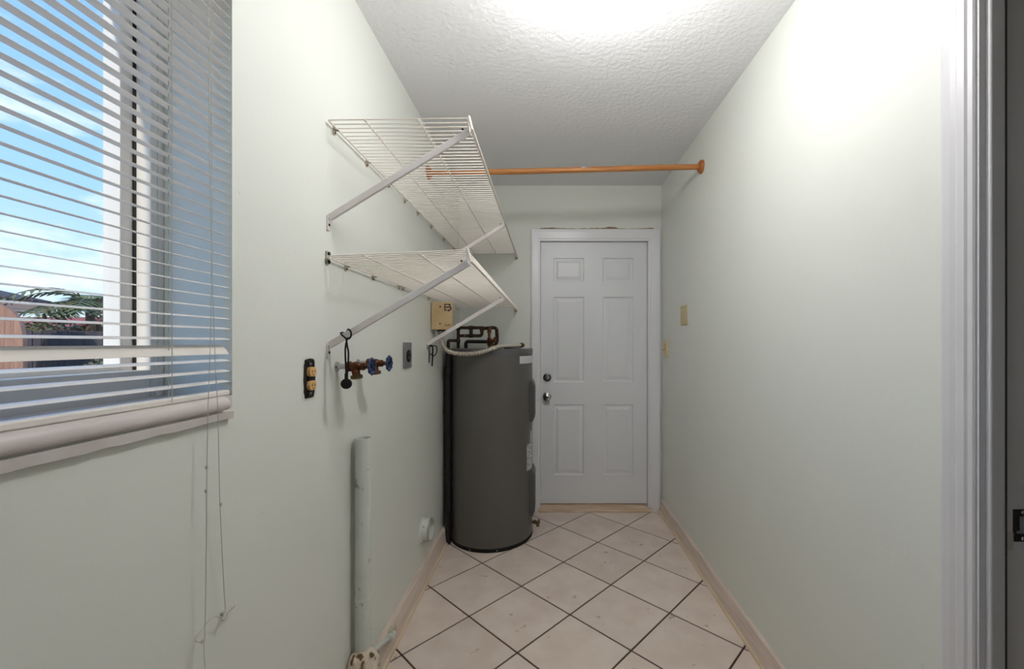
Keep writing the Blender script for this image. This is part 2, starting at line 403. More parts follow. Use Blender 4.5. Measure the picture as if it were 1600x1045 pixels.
prof_b = [(0, 0), (0, .008), (.004, .011), (.014, .012), (.018, .016), (.060, .020), (.078, .020), (.082, .017), (.082, 0)]
ci = (-.058, .776, 2.088)
casing('trim_2', 'white moulded casing round the back door',
       [((ci[0], YB, 0), (-1 * .86, 0, 0)), ((ci[0], YB, ci[2]), (-.86, 0, 1.12)), ((ci[1], YB, ci[2]), (1.12, 0, 1.12)), ((ci[1], YB, 0), (1.12, 0, 0))],
       prof_b, (0, -1, 0), 'casing_white')
struct(MB().prism([(3.205, 0), (3.205, .008), (3.214, .016), (3.262, .030), (3.30, .046), (3.32, .046), (3.32, 0)], 0, -.074, .80).build('trim_3', 'raw_wood_x', smooth=False), 'bare wooden threshold under the back door')
# ragged gap of broken plaster above the casing
q = MB(); xg = [-.06 + i * .02 for i in range(45)]
top = [2.187 + .003 * math.sin(i * .31) + random.uniform(0, .004) + (.006 if 25 < i < 30 else 0) for i in range(45)]
q.add([(x, YB - .003, 2.176) for x in xg] + [(x, YB - .003 - .002, t) for x, t in zip(xg, top)] + [(x, YB + .004, t + .001) for x, t in zip(xg, top)] + [(x, YB + .004, 2.176) for x in xg],
      [(r_ * 45 + i, r_ * 45 + i + 1, r_ * 45 + 46 + i, r_ * 45 + 45 + i) for r_ in range(3) for i in range(44)])
struct(q.build('trim_4', 'plaster_gap'), 'strip of broken brown plaster above the door casing')

# ------------------------------------------------------------------ doorway on the right
prof_r = [(0, 0), (0, .009), (.003, .012), (.012, .013), (.016, .0165), (.030, .018), (.034, .016), (.044, .019), (.060, .0195), (.068, .016), (.072, .011), (.074, .0)]
casing('trim_5', 'white moulded casing of the open doorway',
       [((XR, .855, 0), (0, 1, 0)), ((XR, .855, 2.06), (0, 1, 1)), ((XR, .043, 2.06), (0, -1, 1)), ((XR, .043, 0), (0, -1, 0))], prof_r, (-1, 0, 0), 'trim_white')
jm = struct(MB().box(XR - .006, XR + .125, .85, DY1, 0, .912).box(XR - .006, XR + .125, .85, DY1, .948, DZ).box(XR - .006, .950, .85, DY1, .912, .948).box(.975, XR + .125, .85, DY1, .912, .948).box(XR - .006, XR + .125, DY0, .048, 0, DZ).box(XR - .006, XR + .125, DY0, DY1, 2.052, DZ).build('trim_6', 'trim_white', smooth=False), 'white door jamb lining the doorway')
MB().box(XR + .006, .919, .839, .851, 0, 2.052).box(XR + .006, .919, .047, .059, 0, 2.052).box(XR + .006, .919, .047, .851, 2.042, 2.053).build('door_stop', 'trim_white', jm, bevel=.0035)
MB().box(.919, .9208, .8390, .8505, 0, 2.052).build('gap_shade_strip', 'gap_shade_grey', jm)  # dark strip painted in for the shadow line between stop and jamb
sp = tag(MB().prism([(.944, .897), (.986, .897), (.986, .962), (.944, .962), (.944, .948), (.975, .948), (.975, .912), (.950, .912), (.950, .948), (.944, .948)], 1, .8485, .852).build('strike_plate', 'dark_chrome', None, (.965, .85, .897), smooth=False), 'small worn metal strike plate on the white doorway jamb', 'strike plate')
MB().box(.949, .976, .865, .870, .911, .949).build('latch_pocket', 'dark_chrome', sp)
for z in (.903, .956): MB().lathe([(0, 0), (.004, 0), (.003, .0015), (0, .002)], (.964, .8485, z), (0, -1, 0), 10).build('screw', 'steel', sp)
MB().box(.930, .944, .8485, .851, .880, .915).build('bare_patch', 'plaster_lip', sp)

# ------------------------------------------------------------------ window
XO = -.836
win = struct(bpy.data.objects.new('window_1', None), 'white framed window behind the blind'); COL.objects.link(win); win.location = (XO, .33, 1.185)
def frame(y0, y1, z0, z1, w, wb_, xa, xb):
    return MB().box(xa, xb, y0, y0 + w, z0, z1).box(xa, xb, y1 - w, y1, z0, z1).box(xa, xb, y0 + w, y1 - w, z0, z0 + wb_).box(xa, xb, y0 + w, y1 - w, z1 - w, z1)
frame(WY0, WY1, 1.185, WZ1, .031, .058, -.888, XO).build('window_frame', 'window_white', win, bevel=.002)
for y in (WY0 + .031, WY1 - .035): MB().box(-.8702, -.866, y, y + .004, 1.243, WZ1 - .031).build('gasket', 'gasket', win)
sa = frame(WY0 + .033, WY1 - .034, 1.240, WZ1 - .033, .027, .012, -.905, -.870).build('sash', 'window_white', win, bevel=.0015)
MB().box(-.893, -.889, WY0 + .05, WY1 - .055, 1.25, WZ1 - .05).build('pane', 'window_glass', win, smooth=False)
# marble sill and the plaster lip below it
struct(MB().prism([(-.888, 1.157), (-.684, 1.157), (-.677, 1.160), (-.674, 1.167), (-.675, 1.176), (-.680, 1.183), (-.690, 1.1865), (-.888, 1.1865)], 1, WY0 - .02, .889)
       .box(-.888, XL + .0005, .889, .9115, 1.157, 1.1865).build('trim_7', 'marble', ang=60), 'veined marble window sill with a rounded nose')
q = MB(); ys = [WY0 - .02 + i * .024 for i in range(50)]; ys = [y for y in ys if y < .9] + [.902]
zb = [1.1385 + random.uniform(-.0015, .0015) for _ in ys]; k = len(ys)
q.add([(XL - .002, y, 1.1535) for y in ys] + [(-.676, y, 1.1535) for y in ys] + [(-.677, y, z) for y, z in zip(ys, zb)] + [(XL - .002, y, z - .002) for y, z in zip(ys, zb)],
      [(r_ * k + i, r_ * k + i + 1, ((r_ + 1) % 4) * k + i + 1, ((r_ + 1) % 4) * k + i) for r_ in range(4) for i in range(k - 1)] + [(0, k, 2 * k, 3 * k), (k - 1, 2 * k - 1, 3 * k - 1, 4 * k - 1)])
struct(q.build('trim_8', 'plaster_lip', ang=25), 'rough plaster strip below the window sill')

# ------------------------------------------------------------------ blind
SY0, SY1 = WY0 + .008, WY1 - .004
blind = thing('window_blind', (-.7005, .33, 1.187), 'white mini blind with open slats hanging in the window', 'blind')
def slat(tilt, name='slat'):
    w, th, cam_ = .0125, .0005, .0016; n_ = 6; c, s = math.cos(R(tilt)), math.sin(R(tilt)); vs = []
    for y in (SY0, SY1):
        for sgn in (1, -1):
            for i in range(n_ + 1):
                u = -w + 2 * w * i / n_; z = cam_ * (1 - (u / w) ** 2) + sgn * th / 2
                vs.append((-.7005 + u * c + z * s, y, 1.187 - u * s + z * c))
    m_ = n_ + 1; A = lambda e_, t, i: e_ * 2 * m_ + t * m_ + i; fs = []
    for i in range(n_):
        fs += [(A(0, 0, i), A(0, 0, i + 1), A(1, 0, i + 1), A(1, 0, i)), (A(0, 1, i), A(1, 1, i), A(1, 1, i + 1), A(0, 1, i + 1)),
               (A(0, 0, i), A(0, 1, i), A(0, 1, i + 1), A(0, 0, i + 1)), (A(1, 0, i), A(1, 0, i + 1), A(1, 1, i + 1), A(1, 1, i))]
    fs += [(A(0, 0, 0), A(1, 0, 0), A(1, 1, 0), A(0, 1, 0)), (A(0, 0, n_), A(0, 1, n_), A(1, 1, n_), A(1, 0, n_))]
    return MB().add(vs, fs).build(name, 'blind_white', blind, ang=60)
first = None
for kk in range(1, 40):
    z = .0225 * kk + .0085
    if kk == 4:
        o = slat(52); o.location.z = z; o['label'] = 'slat twisted out of line'; continue
    if first is None: first = slat(9.5); first.location.z = z
    else:
        o = twin(first, (0, 0, z - first.location.z)); o.rotation_euler.x = random.uniform(-.0012, .0012)
MB().box(-.7125, -.689, SY0, SY1, 1.1868, 1.1985).build('bottom_rail', 'blind_white', blind, bevel=.003)
MB().box(-.716, -.686, SY0, SY1, 2.09, 2.135).build('head_rail', 'blind_white', blind, bevel=.002)
for y in (.7655, .05):
    MB().tube([(-.6872, y, 1.19), (-.6872, y, 2.1)], .0007, 6).build('ladder_cord', 'cord_white', blind)
    MB().tube([(-.7142, y, 1.19), (-.7142, y, 2.1)], .0007, 6).build('ladder_cord', 'cord_white', blind)
    MB().tube([(-.6990, y + .006, 1.19), (-.6990, y + .006, 2.1)], .0008, 6).build('lift_cord', 'cord_white', blind)
XC = -.668
def wpt(px, py, x=XC):
    Y = F * x / (px - VX); return Vector((x, Y, H - (py - VY) / F * Y))
c1 = smooth_path([wpt(325, -40, -.68), wpt(328, 268, -.678), wpt(330.5, 400, -.676), wpt(329, 520, -.673), wpt(325, 644), wpt(323, 760), wpt(322, 880), wpt(320, 990, -.672), wpt(318, 1003, -.672)])
c2 = smooth_path([wpt(328, -40, -.68), wpt(331, 300, -.678), wpt(332, 430, -.676), wpt(336, 560, -.672), wpt(340.5, 644), wpt(343.5, 780), wpt(350, 920, -.674), wpt(352, 955, -.676), wpt(347, 964, -.674), wpt(337, 963, -.672),
                  wpt(327, 968, -.674), wpt(318, 980, -.674), wpt(307, 993, -.673), wpt(305, 1001, -.673), wpt(312, 1003, -.672), wpt(318, 1003, -.672), wpt(319, 1025), wpt(321, 1060), wpt(322, 1100)])
pull = thing('pull_cord', wpt(330, 700), 'thin white blind pull cords dangling below the window sill', 'cord')
MB().tube(c1, .0007, 6).build('cord', 'cord_white', pull)
MB().tube(c2, .0007, 6).build('cord', 'cord_white', pull)
for px, py in ((323, 730), (322, 767), (345, 788), (316, 1002)):
    MB().lathe([(0, -.004), (.0020, -.003), (.0024, 0), (.0020, .003), (0, .004)], wpt(px, py), (0, 0, 1), 10).build('knot', 'cord_white', pull)
cp = wpt(347, 957, XL)
cleat = thing('cord_cleat', cp, 'small white cord cleat screwed to the wall below the window', 'cleat')
MB().tube(smooth_path([cp + Vector((.015, -.018, -.004)), cp + Vector((.012, -.008, .001)), cp + Vector((.010, .004, .002)), cp + Vector((.013, .018, .004))], 5), [.0022] * 5 + [.0032] * 6 + [.0030] * 4 + [.0022], 8).build('horn', 'cord_white', cleat)
MB().lathe([(.006, -.001), (.006, .004), (.004, .010), (0, .011)], cp, (1, 0, 0), 12).build('foot', 'cord_white', cleat)

# ------------------------------------------------------------------ wire shelves
def shelf(name, label, zb_, zf, xf, ybeg, yend, brace_y, bz_wall, clips):
    t = thing(name, (XL, (ybeg + yend) / 2, zb_), label, 'wire shelf', 'wire shelves on the window wall')
    xb = XL + .012; rw = .0020
    zz = lambda x: zb_ + (zf - zb_) * (x - xb) / (xf - xb)
    lip = .034
    w0 = MB().tube([(xb - .004, ybeg, zz(xb)), (xf - .006, ybeg, zz(xf)), (xf - .001, ybeg, zz(xf) - .002), (xf + .001, ybeg, zz(xf) - .008), (xf + .010, ybeg, zz(xf) - lip)], rw, 6).build('wire', 'wire_vinyl', t)
    cnt = int((yend - ybeg) / .0254)
    for i in range(1, cnt + 1): twin(w0, (0, (yend - ybeg) * i / cnt, 0))
    for x, dz, r_ in ((xb, -.005, .0028), (xb + .112, -.0045, .0026), (xb + .277, -.0045, .0026), (xf - .004, -.005, .0036), (xf + .010, -.034, .0042)):
        if x < xf - .01: z = zz(x) + dz
        else: z = zf + dz
        MB().tube([(x, ybeg - .004, z), (x, yend + .004, z)], r_, 8).build('long_rod', 'wire_vinyl', t)
    for y in brace_y:
        a = Vector((XL + .006, y, bz_wall)); b = Vector((xf - .001, y, zf - .036)); d = (b - a).normalized(); nrm = Vector((-d.z, 0, d.x))
        br = MB().obox((a + b) / 2, d, (0, 1, 0), nrm, (b - a).length / 2, .0050, .0105).build('brace', 'brace_metal', t, bevel=.002)
        MB().box(XL, XL + .005, y - .007, y + .007, bz_wall - .040, bz_wall + .008).build('brace_foot', 'brace_metal', br, bevel=.002)
        MB().lathe([(0, 0), (.0042, 0), (.0038, .002), (0, .003)], (XL + .005, y, bz_wall - .022), (1, 0, 0), 10).build('screw', 'dark_screw', br)
        MB().obox(b + Vector((-.002, 0, .012)), (1, 0, .0), (0, 1, 0), (0, 0, 1), .004, .008, .016).build('hook', 'brace_metal', br, bevel=.002)
        MB().lathe([(0, 0), (.0034, 0), (.003, .003), (0, .0035)], b + Vector((-.020, -.006, .004)), (0, -1, 0), 8).build('bolt', 'dark_screw', br)
    for y in clips:
        c = MB().box(XL, XL + .006, y - .006, y + .006, zb_ - .022, zb_ + .006).box(XL, XL + .018, y - .005, y + .005, zb_ - .011, zb_ - .007).build('wall_clip', 'clip_plastic', t, bevel=.0015)
        MB().lathe([(0, 0), (.0034, 0), (.003, .002), (0, .0025)], (XL + .006, y, zb_ - .017), (1, 0, 0), 8).build('screw', 'dark_screw', c)
    e_ = MB().box(xf - .014, xf + .014, YB - .010, YB, zf - .046, zf + .012).build('end_bracket', 'wire_vinyl', t, bevel=.003)
    MB().box(xf - .006, xf + .010, YB - .022, YB - .008, zf - .044, zf - .030).build('end_cup', 'clip_plastic', e_, bevel=.002)
    for x in (xb + .112, xb + .277):
        MB().lathe([(0, -.004), (.0045, -.003), (.0045, .003), (0, .004)], (x, ybeg - .003, zz(x) - .0045), (0, 1, 0), 8).build('rod_cap', 'wire_vinyl', t)
    # small cap wires bunched at the front corner
    MB().tube([(xf, ybeg - .005, zf + .004), (xf + .010, ybeg - .005, zf - .038)], .0046, 8).build('corner_cap', 'wire_vinyl', t)
    return t
sh1 = shelf('wire_shelf', 'upper white wire shelf, just below the wooden closet rod', 1.990, 1.995, -.244, 1.297, 3.243, (1.307, 2.345), 1.690, (1.343, 1.585, 1.80, 2.0, 2.2, 2.45, 2.75, 3.05))
sh2 = shelf('wire_shelf', 'lower white wire shelf, with a black cable tied to its brace', 1.567, 1.586, -.247, 1.290, 3.243, (1.307, 2.36), 1.292, (1.42, 1.64, 1.92, 1.97, 2.4, 2.8, 3.1))
# near-end wall anchors of the lower shelf
for z in (1.577, 1.552):
    q = MB().lathe([(0, 0), (.0062, 0), (.0056, .004), (0, .005)], (XL + .006, 1.302, z), (1, 0, 0), 12).build('anchor_screw', 'black_rubber', sh2)
MB().box(XL, XL + .006, 1.294, 1.311, 1.545, 1.585).build('end_plate', 'clip_plastic', sh2, bevel=.002)

# ------------------------------------------------------------------ closet rod
YR = 2.392
rod = thing('closet_rod', (0, YR, 2.29), 'round wooden closet rod spanning the room between two wooden flanges', 'rod')
MB().tube([(XL + .01, YR, 2.272), (-.2, YR, 2.278), (.4, YR, 2.294), (XR - .01, YR, 2.306)], .0155, 20).build('pole', 'rod_wood', rod)
for x, s_, z in ((XL, 1, 2.272), (XR, -1, 2.306)):
    MB().lathe([(0, 0), (.036, 0), (.038, .004), (.036, .012), (.030, .018), (.020, .021), (.0195, .024), (0, .024)], (x, YR, z), (s_, 0, 0), 28).build('flange', 'flange_wood', rod)
tp = MB(); vs = []
for x in (.19, .245):
    for a in (20, 45, 70, 95): vs.append((x, YR - .0160 * math.cos(R(a)), 2.2885 + .0160 * math.sin(R(a))))
tp.add(vs, [(i, i + 1, i + 5, i + 4) for i in range(3)]); tp.build('price_sticker', 'sticker', rod)

# ------------------------------------------------------------------ ceiling lamp
LX, LY, LZ, LR = .178, 1.20, 2.297, .075
lamp = thing('ceiling_lamp', (LX, LY, LZ - LR), 'round white glass globe ceiling lamp on an added drop rod', 'ceiling lamp')
MB().lathe([(0, ZC), (.065, ZC), (.065, ZC - .012), (.050, ZC - .024), (0, ZC - .026)], (LX, LY, 0), (0, 0, 1), 40).build('canopy', 'white_paint', lamp)
MB().tube([(LX, LY, LZ + .09), (LX, LY, ZC - .02)], .008, 12).build('added_drop_rod', 'white_paint', lamp)  # added out of view to drop the globe and weaken the ceiling hotspot
MB().lathe([(0, LZ + .098), (.034, LZ + .096), (.036, LZ + .066), (.030, LZ + .064)], (LX, LY, 0), (0, 0, 1), 24).build('globe_holder', 'white_paint', lamp)
MB().lathe([(.030, LZ + .070)] + [(LR * math.sin(t * math.pi / 18), LZ + LR * math.cos(t * math.pi / 18)) for t in range(3, 18)] + [(.0005, LZ - LR)], (LX, LY, 0), (0, 0, 1), 40, cap=False).build('globe', 'globe_glass', lamp, ang=80)

# ------------------------------------------------------------------ water heater
HX, HY, HR, HZ = -.382, 2.862, .276, 1.262
wh = thing('water_heater', (HX, HY, 0), 'tall dark grey electric water heater standing in the corner by the door', 'water heater')
body = MB().lathe([(HR - .006, .018), (HR, .022), (HR, .75), (HR, HZ - .040), (HR - .002, HZ - .038)], (HX, HY, 0), (0, 0, 1), 96).build('tank_body', 'heater_grey', wh)
MB().lathe([(HR - .004, HZ - .040), (HR + .002, HZ - .039), (HR + .003, HZ - .006), (HR - .002, HZ), (HR - .02, HZ - .001), (.02, HZ - .001), (0, HZ - .001)], (HX, HY, 0), (0, 0, 1), 96).build('lid', 'heater_lid', wh)
bs = MB().lathe([(HR - .01, 0), (HR - .002, 0), (HR + .0015, .004), (HR + .0015, .022), (HR - .001, .026)], (HX, HY, 0), (0, 0, 1), 96).build('base_ring', 'black_rubber', wh)
for a in (-112, -76): MB().lathe([(0, 0), (.005, 0), (.004, .003), (0, .004)], (HX + (HR + .001) * math.cos(R(a)), HY + (HR + .001) * math.sin(R(a)), .013), (math.cos(R(a)), math.sin(R(a)), 0), 10).build('screw', 'steel', bs)
for a in (-80, -30): MB().lathe([(0, 0), (.004, 0), (.003, .002), (0, .003)], (HX + (HR + .003) * math.cos(R(a)), HY + (HR + .003) * math.sin(R(a)), HZ - .018), (math.cos(R(a)), math.sin(R(a)), 0), 10).build('screw', 'steel', wh)
MB().box(HX + .10, HX + .20, HY - .18, HY - .06, HZ - .002, HZ + .012).build('wiring_cover', 'heater_lid', wh, bevel=.004)
for z0, z1 in ((.775, 1.045), (.150, .452)):
    pa = MB().prism([(HX + .24, z0), (HX + .282, z0), (HX + .296, z0 + .035), (HX + .296, z1 - .035), (HX + .282, z1), (HX + .24, z1)], 1, HY - .085, HY + .085).build('access_panel', 'heater_panel', wh, bevel=.003)
    MB().lathe([(0, 0), (.006, 0), (.005, .003), (0, .004)], (HX + .296, HY, (z0 + z1) / 2), (1, 0, 0), 10).build('screw', 'steel', pa)
MB().patch(HX, HY, HR + .0005, -43, 2, 1.166, 1.214, .0008).build('rating_label', 'sticker', wh)
MB().patch(HX, HY, HR + .0005, -28, 4, .462, .632, .0008).build('warning_label', 'sticker_print', wh)
MB().patch(HX, HY, HR + .0005, -17, 4, .632, .712, .0008).build('warning_label', 'sticker_print', wh)
dv = MB().tube([(HX + HR - .01, HY - .02, .085), (HX + HR + .030, HY - .02, .085)], .010, 12).lathe([(.014, 0), (.014, .012), (.010, .014)], (HX + HR + .012, HY - .02, .085), (1, 0, 0), 14).tube([(HX + HR + .026, HY - .02, .085), (HX + HR + .036, HY - .02, .070), (HX + HR + .038, HY - .02, .055)], .010, 12).build('drain_valve', 'brass_dull', wh)
MB().lathe([(0, 0), (.008, 0), (.016, .004), (.016, .012), (.008, .015), (0, .015)], (HX + HR + .038, HY - .02, .088), (1, 0, .1), 8).build('valve_wheel', 'heater_panel', dv)
# relief pipe running down between tank and wall
PXp, PYp = -.6465, 2.715
dp = MB().tube([(PXp, PYp, .004), (PXp, PYp, 1.10)], .0195, 16).lathe([(.0195, 1.095), (.024, 1.10), (.024, 1.135), (.0195, 1.14)], (PXp, PYp, 0), (0, 0, 1), 16).tube([(PXp, PYp, 1.13), (PXp, PYp, 1.262)], .0195, 16)
tag(dp.build('drain_pipe', 'black_pipe', None, (PXp, PYp, 0)), 'black vertical drain pipe between the water heater and the wall', 'pipe')

# ------------------------------------------------------------------ pipework over the heater
YP = 2.99
pw = thing('water_pipes', (HX, YP, HZ), 'tarnished copper water pipes looping above the water heater', 'pipes')
def P(px, py, y=YP): return at(px, py, y)
def pipe(pts, r=.0115, m='old_copper', name='pipe', rnd=.018):
    out = []
    V = [Vector(p) for p in pts]
    for i, p in enumerate(V):
        if 0 < i < len(V) - 1:
            a = (V[i - 1] - p); b = (V[i + 1] - p); q_ = min(rnd, a.length * .45, b.length * .45); a.normalize(); b.normalize()
            for t in (0, .25, .5, .75, 1): out.append((p + a * q_) * (1 - t) ** 2 + p * 2 * t * (1 - t) + (p + b * q_) * t * t)
        else: out.append(p)
    return MB().tube(out, r, 12).build(name, m, pw)
pipe([P(716, 545.5), P(716, 512), P(756, 512)])
pipe([P(752, 513.5), P(770, 511.5), P(776, 513), P(777, 533), P(773, 539), P(772, 545)], .0125)
pipe([P(717, 524.5), P(753, 524.5), P(753, 513.5)])
pipe([P(736, 512.5), P(736, 524.5)], .0125)
pipe([P(716, 531), P(714, 532, 2.90), at(700.5, 532, 2.77), at(700.5, 545, 2.77)], .0110)
pipe([P(728, 545), P(728, 533.5), P(763, 533.8)], .0125, 'black_pipe')
pipe([P(764.5, 512, YP - .03), P(764.5, 545, YP - .03)], .0100, 'brass_dull')
pipe([P(769, 530, YP - .02), P(769, 545, YP - .02)], .0085, 'brass_dull')
for px, py, ax in ((716, 513, (0, 0, 1)), (736, 512, (1, 0, 0)), (736, 524.5, (1, 0, 0)), (753, 514, (0, 0, 1)), (716, 532, (0, 0, 1)), (764.5, 517, (0, 0, 1)), (764.5, 531, (0, 0, 1)), (774.5, 530, (0, 0, 1)), (764.5, 536, (0, 0, 1))):
    MB().lathe([(.0115, -.016), (.0148, -.015), (.0148, .015), (.0115, .016)], P(px, py, YP if px != 764.5 else YP - .03), ax, 12).build('fitting', 'old_copper' if px < 760 else 'brass', pw)
MB().lathe([(.0, -.02), (.013, -.018), (.013, .018), (0, .02)], P(770, 532, YP - .045), (1, 0, .1), 10).build('valve_lever', 'brass', pw)

# ------------------------------------------------------------------ flexible conduit
cpts = [Vector((-.640, 2.52, 1.332)), at(691, 537, 2.50), at(698, 547, 2.50), at(710, 551.5, 2.52), at(726, 553, 2.53), at(742, 552, 2.53), at(757, 548.5, 2.54), at(770, 544.2, 2.555), at(784, 540.6, 2.62), at(800, 540, 2.68), at(815, 539.2, 2.73)]
path = smooth_path(cpts, 24); rs = [0.0125 + .0023 * (1 if (i // 3) % 2 else -1) for i in range(len(path))]
cut = int(len(path) * .74); rs = [r_ if i < cut else .0122 for i, r_ in enumerate(rs)]
cn = thing('flexible_conduit', cpts[4], 'ribbed metal flexible conduit draped over the front of the water heater', 'conduit')
MB().tube(path, rs, 14).build('ribbed_hose', 'conduit', cn)
d_ = (path[-1] - path[-3]).normalized()
MB().lathe([(.0125, -.012), (.016, -.010), (.016, .006), (.012, .008), (.012, .016), (0, .017)], path[-1], d_, 8).build('connector', 'brass_dull', cn, ang=20)

# ------------------------------------------------------------------ junction box
jx0, jx1, jy0, jy1, jz0, jz1 = XL, -.553, 2.452, 2.57, 1.377, 1.540
jbx = thing('junction_box', (XL, jy0, jz0), 'beige junction box with two screws and dark stencil marks on its cover', 'electrical box')
MB().box(jx0, jx1 - .012, jy0 + .008, jy1, jz0 + .004, jz1 - .004).build('box_body', 'clip_plastic', jbx, bevel=.003)
cv = MB().box(jx0 + .004, jx1 - .008, jy0, jy0 + .010, jz0, jz1).build('cover', 'box_beige', jbx, bevel=.004)
def J(px, py): return at(px, py, jy0)
for px, py in ((688, 479), (687.5, 505.5)):
    c = J(px, py); MB().lathe([(0, 0), (.0055, 0), (.005, .0018), (0, .0025)], c, (0, -1, 0), 12).build('screw', 'brass_dull', cv)
    MB().box(c.x - .0008, c.x + .0008, c.y - .0032, c.y - .002, c.z - .004, c.z + .004).build('screw_slot_shade', 'slot_shade', cv)  # thin dark bar painting the shade in the screw groove
def mark(x0, y0, x1, y1):
    a, b = J(x0, y0), J(x1, y1); return (a.x, b.x, jy0 - .0006, jy0 + .0006, b.z, a.z)
st = MB()
for m4 in ((694.2, 474.6, 703.5, 476.2), (694.2, 474.6, 695.6, 479.4), (694.2, 478.8, 705.2, 480.8), (694.2, 480.8, 695.6, 485.2), (694.2, 483.6, 698, 485.4), (699.2, 483.6, 703.2, 486.2), (703.2, 480.8, 705.6, 484.4), (701.2, 475.4, 704.2, 478.2)): st.box(*mark(*m4))
st.build('stencil_mark', 'stencil', cv, smooth=False)
st = MB()
for m4 in ((695, 504.8, 696, 506), (695.2, 508.2, 696.4, 509.4), (696.6, 507.4, 700, 508.4), (700, 507, 703.8, 508.2)): st.box(*mark(*m4))
st.build('stencil_mark', 'stencil', cv, smooth=False)
hb = MB().lathe([(.022, .0), (.022, -.020), (.018, -.022), (.018, -.045)], (-.640, 2.515, jz0 + .004), (0, 0, 1), 14).build('conduit_bushing', 'conduit_gray', jbx)
MB().lathe([(.026, -.001), (.026, -.010), (.022, -.011)], (-.640, 2.515, jz0 + .004), (0, 0, 1), 8).build('lock_nut', 'burnt_box', hb, ang=20)

# dark strap hanging below the junction box
hk = thing('pipe_strap', (XL, 2.42, 1.17), 'small dark metal hook and strap fixed on the wall below the junction box', 'hook')
MB().box(XL, XL + .004, 2.405, 2.435, 1.185, 1.285).build('strap_plate', 'conduit_gray', hk, bevel=.001)
MB().tube(smooth_path([(XL + .006, 2.414, 1.285), (XL + .022, 2.414, 1.280), (XL + .024, 2.414, 1.235), (XL + .020, 2.414, 1.165)], 6), .0045, 8).build('hook_rod', 'dark_screw', hk)
MB().tube(smooth_path([(XL + .004, 2.432, 1.278), (XL + .040, 2.425, 1.282), (XL + .046, 2.42, 1.25), (XL + .030, 2.418, 1.225), (XL + .008, 2.416, 1.238)], 6), .0030, 8).build('wire_loop', 'dark_screw', hk)

# ------------------------------------------------------------------ duplex receptacle without a plate
oy, oz = 1.206, 1.197
rc = thing('duplex_receptacle', (XL, oy, oz - .06), 'bare tan duplex receptacle with no cover plate, in a dark wall box', 'outlet')
q = MB(); ang_ = [2 * math.pi * i / 28 for i in range(28)]
q.prism([(oy + .0350 * math.copysign(abs(math.cos(a)) ** .35, math.cos(a)) + random.uniform(-.001, .001), oz + .063 * math.copysign(abs(math.sin(a)) ** .35, math.sin(a)) + random.uniform(-.001, .001)) for a in ang_], 0, XL - .001, XL + .0006)
q.build('plaster_patch', 'patch_plaster', rc)
q = MB(); q.prism([(oy + .0285 * math.copysign(abs(math.cos(a)) ** .4, math.cos(a)) + random.uniform(-.0016, .0016), oz + .057 * math.copysign(abs(math.sin(a)) ** .5, math.sin(a)) + random.uniform(-.0016, .0016)) for a in ang_], 0, XL - .002, XL + .0016)
q.build('wall_box', 'burnt_box', rc)
for dz in (.0195, -.0195):
    f_ = MB().prism([(oy + .017 * math.cos(a), oz + dz + max(-.0135, min(.0135, .0175 * math.sin(a)))) for a in ang_], 0, XL + .002, XL + .013).build('socket_face', 'receptacle', rc, bevel=.0015)
    for dy, hh in ((-.0062, .0042), (.0062, .0035)): MB().box(XL + .0128, XL + .0134, oy + dy - .0011, oy + dy + .0011, oz + dz + .001 - hh, oz + dz + .001 + hh).build('slot_or_shade_bar', 'slot_shade', f_)  # dark bars laid on the face, painting the shade inside the slots
    MB().lathe([(0, 0), (.0023, 0), (.0023, .0006), (0, .0006)], (XL + .0128, oy, oz + dz - .008), (1, 0, 0), 10).build('ground_hole_shade', 'slot_shade', f_)  # dark disc painting the shade inside the hole
MB().box(XL + .001, XL + .006, oy - .011, oy + .011, oz - .010, oz + .010).build('bridge', 'burnt_box', rc)
for s_ in (1, -1):
    y_ = MB().box(XL + .0012, XL + .004, oy - .009, oy + .009, oz + s_ * .042 - .008, oz + s_ * .042 + .008).build('mounting_yoke', 'dark_screw', rc, bevel=.001)
    for dy in (-.012, .012): MB().lathe([(.004, 0), (.0085, 0), (.0085, .002), (.004, .002)], (XL + .0015, oy + dy, oz + s_ * .046), (1, 0, 0), 12, cap=False).build('plaster_ear', 'dark_screw', rc)
    MB().lathe([(0, 0), (.0038, 0), (.003, .0022), (0, .0028)], (XL + .004, oy, oz + s_ * .042), (1, 0, 0), 10).build('screw', 'conduit_gray', y_)

